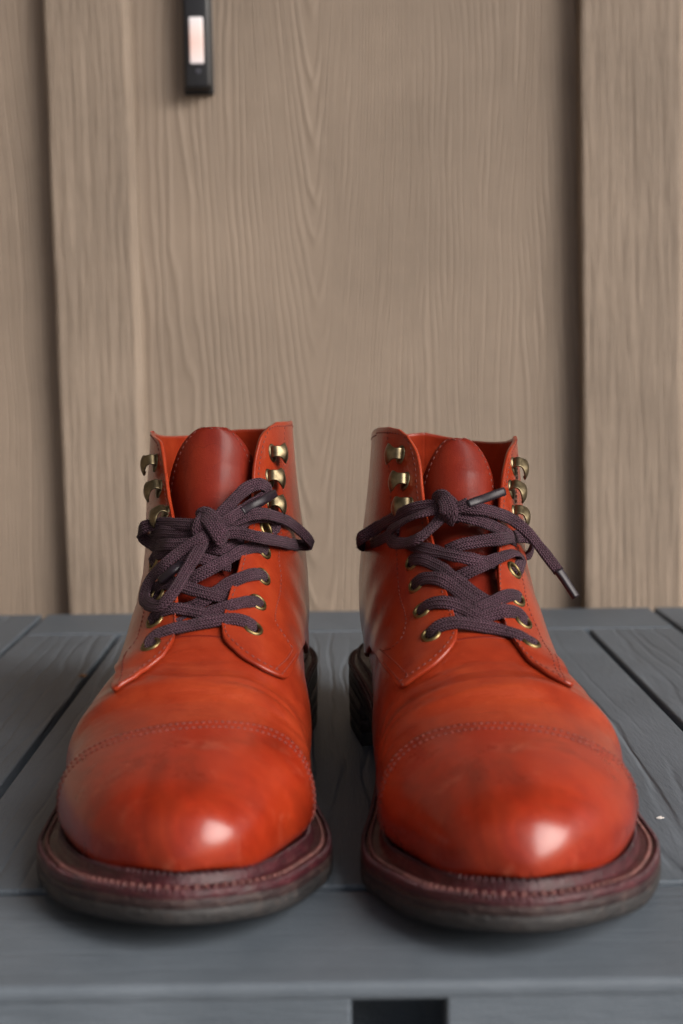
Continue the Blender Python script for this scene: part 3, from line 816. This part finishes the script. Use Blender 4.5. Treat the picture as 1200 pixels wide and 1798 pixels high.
        Bk = np.stack([np.linspace(hb[0], sb, nv), np.full(nv, float(sgn))], -1); Bk[0] = Lb[-1]; Bk[-1] = Tb[-1]
        # more columns near the facing edge
        ug = np.linspace(0, 1, nu) ** 1.35
        rs = lambda A: np.stack([np.interp(ug, np.linspace(0, 1, nu), A[:, k]) for k in (0, 1)], -1)
        G = coons(Fb, Tb, Bk, Lb, nu, nv)
        fi = ug * (nu - 1); i0 = np.clip(fi.astype(int), 0, nu - 2); a = (fi - i0)[:, None, None]; G = G[i0] * (1 - a) + G[i0 + 1] * a
        off = np.full(G.shape[:2], .2)
        flare = np.exp(-np.arange(nu) / 14.0)[:, None] * D['flare'] * np.ones((1, nv))
        P, N = st2P(B, G[..., 0], G[..., 1], off + flare)
        th = 1.75
        eye = pix2st(B, q['eyelets']); ep, en = st2P(B, eye[:, 0], eye[:, 1], 0)
        # seat eyelets on the outer skin
        outer = P + N * th
        def seat(px):
            pj = project(outer); d = ((pj - np.array(px)) ** 2).sum(-1); d = np.where((unit(CAM - outer) * N).sum(-1) > -.05, d, 1e9)
            a = np.unravel_index(np.argmin(d), d.shape); return outer[a], N[a]
        seats = [seat(p) for p in q['eyelets']]
        V, F = shell_grid(P, N, th, 1.1, hole=[(c, 2.9) for c, n in seats])
        qt = put(B, 'quarter', V, F, root, M_QUARTER); fix_normals(qt)
        for c, n in seats:
            lathe_at(B, 'eyelet', [(2.65, -2.4), (2.6, -.2), (2.75, .4), (3.15, .72), (3.6, .62), (4.0, .25), (4.15, -.1)], c, n, qt, M_EYELET)
        for hpx, hdir in q['hooks']:
            c, n = seat(hpx)
            # outwards = away from the lacing gap along the surface
            a = np.unravel_index(np.argmin(((outer - c) ** 2).sum(-1)), outer.shape[:2])
            ow = P[min(a[0] + 6, nu - 1), a[1]] - P[max(a[0] - 2, 0), a[1]]
            make_hook(B, c, n, ow, root)
        # edge stitching
        def edge_path(dist):
            pts, ns = [], []
            for j in range(nv - 1, -1, -1):
                L = np.concatenate([[0], np.cumsum(np.linalg.norm(np.diff(outer[:30, j], axis=0), axis=1))])
                f = np.interp(dist, L, np.arange(30)); i = int(f); a = f - i
                Lv = np.linalg.norm(np.diff(outer[i, :j + 1], axis=0), axis=1).sum() if j else 0
                Lt = np.linalg.norm(np.diff(outer[i, j:], axis=0), axis=1).sum() if j < nv - 1 else 0
                if Lv < dist or Lt < dist: continue
                pts.append(outer[i, j] * (1 - a) + outer[i + 1, j] * a); ns.append(N[i, j])
            ntab = int(np.searchsorted(np.linspace(0, 1, nu) ** 1.35, .16))
            for i in range(1, nu):
                L = np.concatenate([[0], np.cumsum(np.linalg.norm(np.diff(outer[i, :40], axis=0), axis=1))])
                if np.linalg.norm(np.diff(outer[:i + 1, 0], axis=0), axis=1).sum() < dist: continue
                if np.linalg.norm(np.diff(outer[:i + 1, 0], axis=0), axis=1).sum() > q['tablen']: break
                f = np.interp(dist, L, np.arange(40)); j = int(f); a = f - j
                pts.append(outer[i, j] * (1 - a) + outer[i, j + 1] * a); ns.append(N[i, j])
            return np.array(pts), np.array(ns)
        ep_, en_ = edge_path(2.2)
        stitches(B, 'edge_stitching', ep_, en_, qt, M_THREAD, 2.6, 1.9, .30, .0)
        # collar stitching
        cp, cn = [], []
        for i in range(6, nu):
            L = np.concatenate([[0], np.cumsum(np.linalg.norm(np.diff(outer[i, ::-1], axis=0), axis=1))]); f = np.interp(2.4, L, np.arange(nv)); j = nv - 1 - int(round(f))
            cp.append(outer[i, j]); cn.append(N[i, j])
        stitches(B, 'collar_stitching', np.array(cp), np.array(cn), qt, M_THREAD, 2.6, 1.9, .28, .0)
        for line in q['lines']:
            cs = np.array([seat(p)[0] for p in line]); cn = np.array([seat(p)[1] for p in line])
            sm = catmull(cs, 80); L = np.linspace(0, 1, len(cs)); nn = np.stack([np.interp(np.linspace(0, 1, 80), L, cn[:, k]) for k in range(3)], -1)
            # drop onto the outer skin
            fl = outer.reshape(-1, 3); nf = N.reshape(-1, 3)
            idx = [int(np.argmin(((fl - p) ** 2).sum(1))) for p in sm]
            nn = nf[idx]; sm = sm - nn * (((sm - fl[idx]) * nn).sum(-1, keepdims=True))
            stitches(B, 'seam_stitching', sm, nn, qt, M_THREAD, 2.5, 1.85, .26, .02)
        if side == 'L': B.qL = (outer, N)
        else: B.qR = (outer, N)
    # ---- tongue
    tg = D['tongue']; tip = pix2st(B, [tg['tip']])[0]; s0 = s_of_z(70); s1 = tip[0]
    nv, nu = 110, 60; v = 1 - (1 - np.linspace(0, 1, nv)) ** 1.5; u = np.linspace(-1, 1, nu)
    hw = np.interp(v, [0, .3, .7, 1], tg['hw']); v1 = tg['round']
    hw = hw * np.where(v > v1, np.sqrt(np.clip(1 - ((v - v1) / (1 - v1 + 1e-6)) ** 2, 0.022, 1)), 1)
    tc = np.interp(v, [0, .5, 1], [0, tip[1] * .6, tip[1]])
    sg = (s0 + (s1 - s0) * v)[None] * np.ones((nu, 1)); tgm = tc[None] + u[:, None] * hw[None]
    off = np.interp(v, [0, .1, .35, 1], [-1.6, -4.0, tg['sink'], tg['sink'] * .6])[None] + tg['bulge'] * (1 - u[:, None] ** 2) * np.interp(v, [0, .4, .85, 1], [0, .5, 1, .6])[None]
    off = off + tg['crease'] * np.exp(-((v - .52) / .10) ** 2)[None] * np.sin(v * 62 + 2.5 * u[:, None] ** 2)[...] * (1 - .5 * u[:, None] ** 2)
    P, N = st2P(B, sg, tgm, off)
    du = np.gradient(P, axis=0); dv = np.gradient(P, axis=1); N2 = unit(np.cross(du, dv)); N2 = np.where(((N2 * N).sum(-1) < 0)[..., None], -N2, N2)
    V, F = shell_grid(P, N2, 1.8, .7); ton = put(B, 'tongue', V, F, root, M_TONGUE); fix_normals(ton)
    outer = P + N2 * 1.8; ring, rn = [], []
    for j in range(int(nv * .45), nv - 3): ring.append(outer[5, j]); rn.append(N2[5, j])
    for i in range(8, nu - 8): ring.append(outer[i, nv - 4]); rn.append(N2[i, nv - 4])
    for j in range(nv - 4, int(nv * .45), -1): ring.append(outer[-6, j]); rn.append(N2[-6, j])
    stitches(B, 'tongue_stitching', np.array(ring), np.array(rn), ton, M_THREAD, 2.7, 1.9, .3, .0)
    # ---- laces
    vs = [B.P.reshape(-1, 3)]; fs_ = list(B.faces); n0 = len(vs[0])
    for o_, _n in (B.qL, B.qR):
        a_, b_ = o_.shape[:2]; vs.append(o_.reshape(-1, 3))
        fs_ += [(n0 + i * b_ + j, n0 + (i + 1) * b_ + j, n0 + (i + 1) * b_ + j + 1, n0 + i * b_ + j + 1) for i in range(a_ - 1) for j in range(b_ - 1)]; n0 += a_ * b_
    B.bvh = BVHTree.FromPolygons([tuple(v) for v in np.concatenate(vs)], fs_)
    B.nform = len(B.faces)
    lace = empty('shoelace', (0, 0, 0), root); B.strands = []
    for w, pts in D['laces']:
        C, Nn = trace(B, pts); make_ribbon(B, 'lace_strand', C, Nn, lace, M_LACE, width=w)
    for w, pts in D['knot']:
        C, Nn = trace(B, pts); make_ribbon(B, 'knot', C, Nn, lace, M_LACE, width=w, thick=2.4)
    for pts in D['aglets']:
        C, Nn = trace(B, pts); make_ribbon(B, 'aglet', C, Nn, lace, M_AGLET, width=3.6, thick=2.7)
    lace_fuzz(B, B.strands, lace)
    return root

DL = dict(back_z=138.0, flare=.6,
  cap=[(112, 1372), (135, 1335), (165, 1313), (210, 1297), (270, 1281), (330, 1272), (390, 1268), (440, 1273), (490, 1292), (520, 1318), (538, 1350)],
  L=dict(edge=[(275, 764), (287, 776), (293, 800), (298, 835), (304, 875), (311, 915), (314, 950), (314, 1000), (313, 1050), (311, 1085), (309, 1113)],
         tab=[(309, 1113), (303, 1133), (288, 1155), (262, 1176), (232, 1198), (205, 1216), (209, 1190), (214, 1155), (222, 1128)],
         top=[(275, 764), (268, 760), (263, 758)], tablen=32,
         eyelets=[(265, 1133), (271, 1088), (275, 1043), (272, 985)],
         hooks=[((272, 813), 0), ((280, 859), 0), ((290, 905), 0)],
         lines=[[(263, 985), (262, 1010), (254, 1070), (246, 1105), (238, 1126), (222, 1146), (216, 1160), (210, 1205)], [(221, 1150), (213, 1203)]]),
  R=dict(edge=[(467, 751), (456, 764), (448, 788), (442, 830), (439, 870), (434, 920), (424, 970), (414, 1010), (403, 1048), (395, 1078), (389, 1102)],
         tab=[(389, 1102), (393, 1125), (410, 1144), (440, 1166), (470, 1183), (497, 1194), (506, 1180), (516, 1158), (523, 1138)],
         top=[(467, 751), (480, 743), (496, 741), (508, 740)], tablen=34,
         eyelets=[(445, 1101), (455, 1058), (463, 1012), (466, 966), (467, 928)],
         hooks=[((478, 797), 0), ((474, 840), 0), ((475, 886), 0)],
         lines=[[(500, 750), (500, 775), (499, 810), (498, 850), (497, 900), (494, 945), (489, 985), (492, 1012), (491, 1040), (485, 1072), (486, 1093), (497, 1113), (511, 1135)], [(514, 1141), (502, 1157), (489, 1174)], [(521, 1148), (508, 1166), (497, 1182)]]),
  tongue=dict(tip=(376, 748), hw=[.20, .26, .30, .30], round=.60, sink=-8.5, bulge=1.6, crease=.25),
  laces=[
   (5.2, [(268, 1140, -3), (264, 1128, 1.5), (275, 1115, 3.6), (300, 1105, 3.6), (335, 1098, 3.0), (375, 1090, 3.0), (410, 1087, 3.2), (432, 1092, 3.2), (444, 1099, 1.5), (449, 1106, -3)]),
   (5.2, [(456, 1068, -3), (452, 1058, 1.6), (440, 1056, 3.4), (415, 1060, 3.4), (385, 1069, 2.4), (355, 1080, .8), (330, 1090, -1.5), (305, 1098, -4)]),
   (5.2, [(272, 1094, -3), (270, 1086, 1.6), (280, 1075, 3.6), (305, 1068, 3.4), (330, 1071, 2.4), (352, 1076, 2.4), (380, 1082, -.5), (400, 1088, -3)]),
   (5.2, [(466, 1022, -3), (462, 1012, 1.6), (450, 1008, 3.4), (425, 1014, 3.4), (400, 1026, 2.6), (372, 1044, 1.0), (345, 1062, -.8), (318, 1074, -4)]),
   (5.2, [(277, 1048, -3), (272, 1038, 1.6), (282, 1028, 3.6), (305, 1024, 3.4), (335, 1034, 2.6), (365, 1042, 2.6), (395, 1050, 0), (412, 1056, -3)]),
   (5.2, [(469, 974, -3), (465, 965, 1.6), (452, 960, 3.4), (428, 966, 3.4), (402, 980, 2.6), (375, 996, 1.5), (345, 1012, .5), (318, 1028, -3)]),
   (5.2, [(276, 990, -3), (270, 981, 1.6), (282, 972, 3.6), (310, 970, 3.0), (345, 978, 2.6), (375, 986, 1.2), (405, 994, -2)]),
   # fifth row: strands from under the facings up to the knot
   (5.2, [(470, 934, -3), (484, 928, 3.0), (483, 916, 4.5), (466, 907, 5.5), (440, 910, 6.0), (412, 923, 6.0), (385, 938, 6.0)]),
   (5.2, [(268, 955, -2), (262, 948, 3.0), (290, 950, 4.0), (325, 955, 4.5), (360, 950, 6.0), (378, 938, 7.0)]),
   (5.0, [(430, 948, -2), (412, 954, 1.0), (388, 964, 2.0), (360, 958, 4.0)]),
   # bow: right ear
   (5.2, [(380, 930, 8.0), (410, 915, 9.0), (450, 902, 10), (488, 908, 10.5), (518, 924, 9), (540, 944, 6), (545, 956, 5, 20), (528, 957, 8), (490, 950, 10), (450, 942, 10), (415, 935, 9.5), (382, 938, 8)]),
   # bow: left ear (two runs)
   (5.2, [(372, 925, 8.0), (345, 922, 9.0), (310, 920, 9.0), (275, 920, 8.0), (252, 926, 5), (247, 940, 4, 30), (262, 953, 6), (295, 956, 8), (330, 955, 8.5), (362, 945, 8)]),
   (5.3, [(372, 930, 6.5), (345, 936, 6.5), (318, 936, 6.5), (285, 934, 6), (258, 938, 3.5), (246, 946, 3)]),
   # bow: drooping ear at the lower left
   (5.3, [(372, 935, 9), (350, 948, 11), (320, 966, 12), (290, 990, 12), (264, 1018, 11), (254, 1044, 10), (264, 1062, 10), (284, 1062, 10.5), (304, 1040, 11), (324, 1008, 11.5), (342, 978, 11), (358, 950, 9)]),
   # loop standing up to the right
   (5.2, [(372, 925, 8), (392, 900, 9), (415, 874, 10), (438, 855, 10.5), (458, 850, 10), (470, 860, 8), (462, 874, 6), (440, 888, 5.5), (410, 905, 6)]),
   # free ends
   (5.2, [(375, 930, 9), (392, 918, 11), (410, 906, 12), (427, 897, 12.5)]),
   (5.3, [(365, 945, 6), (350, 962, 7), (332, 980, 7.5), (318, 992, 7.5)])],
  knot=[(7.5, [(352, 912, 6), (358, 904, 10), (368, 910, 12.5), (378, 924, 13), (388, 940, 12), (394, 950, 8)]),
        (6.5, [(360, 946, 6), (352, 934, 9.5), (354, 920, 11), (362, 908, 9), (368, 902, 6)])],
  aglets=[[(424, 899, 12.5), (440, 890, 12.8), (462, 878, 12.8), (482, 867, 12.5)], [(319, 991, 7.5), (306, 1000, 7.8), (294, 1010, 7.8), (282, 1020, 7.5)]])

DR = dict(back_z=136.0, flare=.6,
  cap=[(676, 1372), (688, 1342), (706, 1320), (740, 1297), (790, 1280), (850, 1273), (915, 1273), (975, 1283), (1035, 1305), (1080, 1335), (1104, 1366)],
  L=dict(edge=[(722, 767), (735, 790), (742, 820), (746, 855), (749, 885), (756, 925), (764, 955), (774, 1000), (784, 1040), (796, 1078), (805, 1108)],
         tab=[(805, 1108), (801, 1128), (786, 1150), (760, 1174), (735, 1192), (710, 1208), (692, 1188), (676, 1168), (666, 1148)],
         top=[(722, 767), (708, 757), (690, 753), (670, 753)], tablen=36,
         eyelets=[(758, 1113), (742, 1072), (729, 1027), (724, 986)],
         hooks=[((704, 799), 0), ((711, 844), 0), ((716, 890), 0)],
         lines=[[(681, 760), (681, 800), (685, 850), (690, 910), (698, 975), (699, 1010), (703, 1046), (711, 1080), (713, 1095), (703, 1120), (690, 1135), (672, 1142)], [(668, 1140), (690, 1160), (717, 1184)], [(674, 1162), (690, 1180), (708, 1202)]]),
  R=dict(edge=[(897, 772), (888, 792), (880, 822), (876, 855), (872, 890), (871, 930), (871, 970), (871, 1010), (874, 1050), (880, 1085), (886, 1104)],
         tab=[(886, 1104), (896, 1124), (916, 1150), (948, 1179), (980, 1198), (1001, 1208), (994, 1192), (983, 1170), (970, 1150)],
         top=[(897, 772), (901, 768), (907, 766)], tablen=36,
         eyelets=[(934, 1128), (921, 1089), (908, 1050), (903, 1000)],
         hooks=[((902, 819), 0), ((899, 861), 0), ((905, 905), 0)],
         lines=[[(909, 800), (906, 860), (908, 940), (918, 1011), (926, 1065), (945, 1107), (965, 1145), (983, 1190)], [(975, 1150), (992, 1195)]]),
  tongue=dict(tip=(802, 768), hw=[.19, .21, .215, .215], round=.60, sink=-7.5, bulge=2.6, crease=.8),
  laces=[
   (5.2, [(754, 1120, -3), (758, 1111, 1.6), (770, 1100, 3.6), (800, 1093, 3.4), (840, 1098, 3.2), (880, 1106, 3.2), (910, 1115, 3.4), (926, 1124, 2.4), (934, 1130, 1.2), (940, 1136, -3)]),
   (5.2, [(738, 1080, -3), (743, 1070, 1.6), (757, 1060, 3.6), (785, 1058, 3.4), (812, 1067, 2.6), (835, 1080, 1.6), (860, 1094, -1), (880, 1104, -4)]),
   (5.2, [(926, 1096, -3), (920, 1087, 1.6), (908, 1076, 3.4), (888, 1073, 3.4), (865, 1078, 2.6), (842, 1085, 1.4), (815, 1094, -2)]),
   (5.2, [(724, 1034, -3), (730, 1025, 1.6), (745, 1016, 3.6), (772, 1017, 3.4), (798, 1034, 2.8), (822, 1054, 2.0), (850, 1072, .5), (876, 1086, -4)]),
   (5.2, [(914, 1056, -3), (909, 1047, 2.4), (895, 1045, 3.4), (870, 1055, 3.2), (845, 1067, 2.6), (820, 1078, .5), (795, 1086, -3)]),
   (5.2, [(718, 992, -3), (724, 984, 2.0), (742, 983, 3.6), (770, 995, 3.4), (798, 1015, 2.8), (824, 1036, 2.0), (850, 1053, .5), (878, 1068, -4)]),
   (5.2, [(905, 1006, -3), (912, 994, 2.6), (915, 978, 4.5, 40), (900, 971, 5.0, 50), (882, 977, 4.4, 30), (858, 987, 3.2), (832, 1000, 2.0), (805, 1014, -1), (784, 1024, -4)]),
   # upper runs
   (5.3, [(718, 952, 2.0), (738, 962, 4.6), (772, 970, 5.0), (810, 978, 4.8), (845, 985, 3.6), (868, 988, 1.0)]),
   (5.3, [(785, 968, 2.0), (805, 958, 4.4), (840, 951, 5.6), (880, 946, 6.0), (912, 942, 5.6), (930, 944, 3.0), (932, 962, 1.5), (925, 982, -1.5)]),
   (5.3, [(775, 905, 8), (810, 906, 9), (842, 914, 9), (872, 926, 8), (895, 940, 5), (905, 952, 1)]),
   # bow: near left ear
   (5.3, [(786, 892, 9), (765, 896, 11, 30), (735, 904, 12, 50), (704, 919, 12.5, 40), (684, 934, 12, 20), (687, 948, 12, 0), (706, 954, 12.5, -15), (735, 945, 12.5, -20), (760, 925, 11.5, -20), (782, 900, 9)]),
   # bow: far left ear, in shade
   (5.3, [(784, 890, 8), (760, 888, 9), (728, 892, 9), (694, 908, 8), (660, 928, 5), (632, 946, 2), (640, 958, 0), (668, 948, 1), (700, 930, 3)]),
   # free ends
   (5.2, [(785, 893, 10), (800, 892, 12), (813, 889, 13), (824, 884, 13.5)]),
   (5.3, [(785, 896, 9), (808, 892, 11.5), (838, 893, 13), (870, 900, 13.5), (902, 914, 13), (930, 938, 12), (952, 965, 11), (968, 986, 11), (982, 1004, 11)])],
  knot=[(7.2, [(768, 884, 6), (771, 876, 10), (778, 874, 12.5), (785, 886, 13.5), (788, 902, 13), (784, 915, 9)]),
        (5.3, [(796, 912, 6), (798, 900, 10.5), (794, 886, 12), (784, 876, 10), (778, 876, 7)])],
  aglets=[[(821, 886, 13.5), (838, 880, 13.6), (862, 871, 13.6), (885, 863, 13.4)], [(980, 1001, 11), (990, 1015, 11), (1001, 1032, 11), (1012, 1049, 11)]])

BL = make_form(+1, -48.0, 378.0, 2.6, -5.8, -2.0, 0.0)
BR = make_form(-1, 58.8, 369.5, 4.4, -6.3, -2.6, -1.5)
build_boot(BL, DL, 'orange-brown leather cap-toe boot whose lace bow droops a loop low over its eyelets')
build_boot(BR, DR, 'orange-brown leather cap-toe boot with a lace end hanging out past its hooks')

# ------------------------------------------------------------------ small litter on the table
def litter(name, label, cat, x, y, r, flat, mat, seed):
    rr = np.random.default_rng(seed); bm = bmesh.new(); bmesh.ops.create_icosphere(bm, subdivisions=2, radius=r * MM)
    for v in bm.verts:
        k = 1 + rr.normal(0, .22); v.co = (v.co[0] * k * 1.4, v.co[1] * k, v.co[2] * k * flat)
    me = bpy.data.meshes.new(name); bm.to_mesh(me); bm.free()
    o = new_obj(name, me, None, mat, False); o.location = (x * MM, y * MM, r * flat * .9 * MM); tag(o, label, cat)
litter('grit_speck', 'tiny white grit speck on the table beside a boot toe', 'speck', 124.0, 495.0, .9, .5, plain('grit', (.6, .57, .54), .8), 3)
litter('leaf_crumb', 'small brown leaf crumb by the plank groove', 'crumb', -135.0, 741.0, 1.7, .5, plain('crumb', (.22, .12, .06), .8), 5)
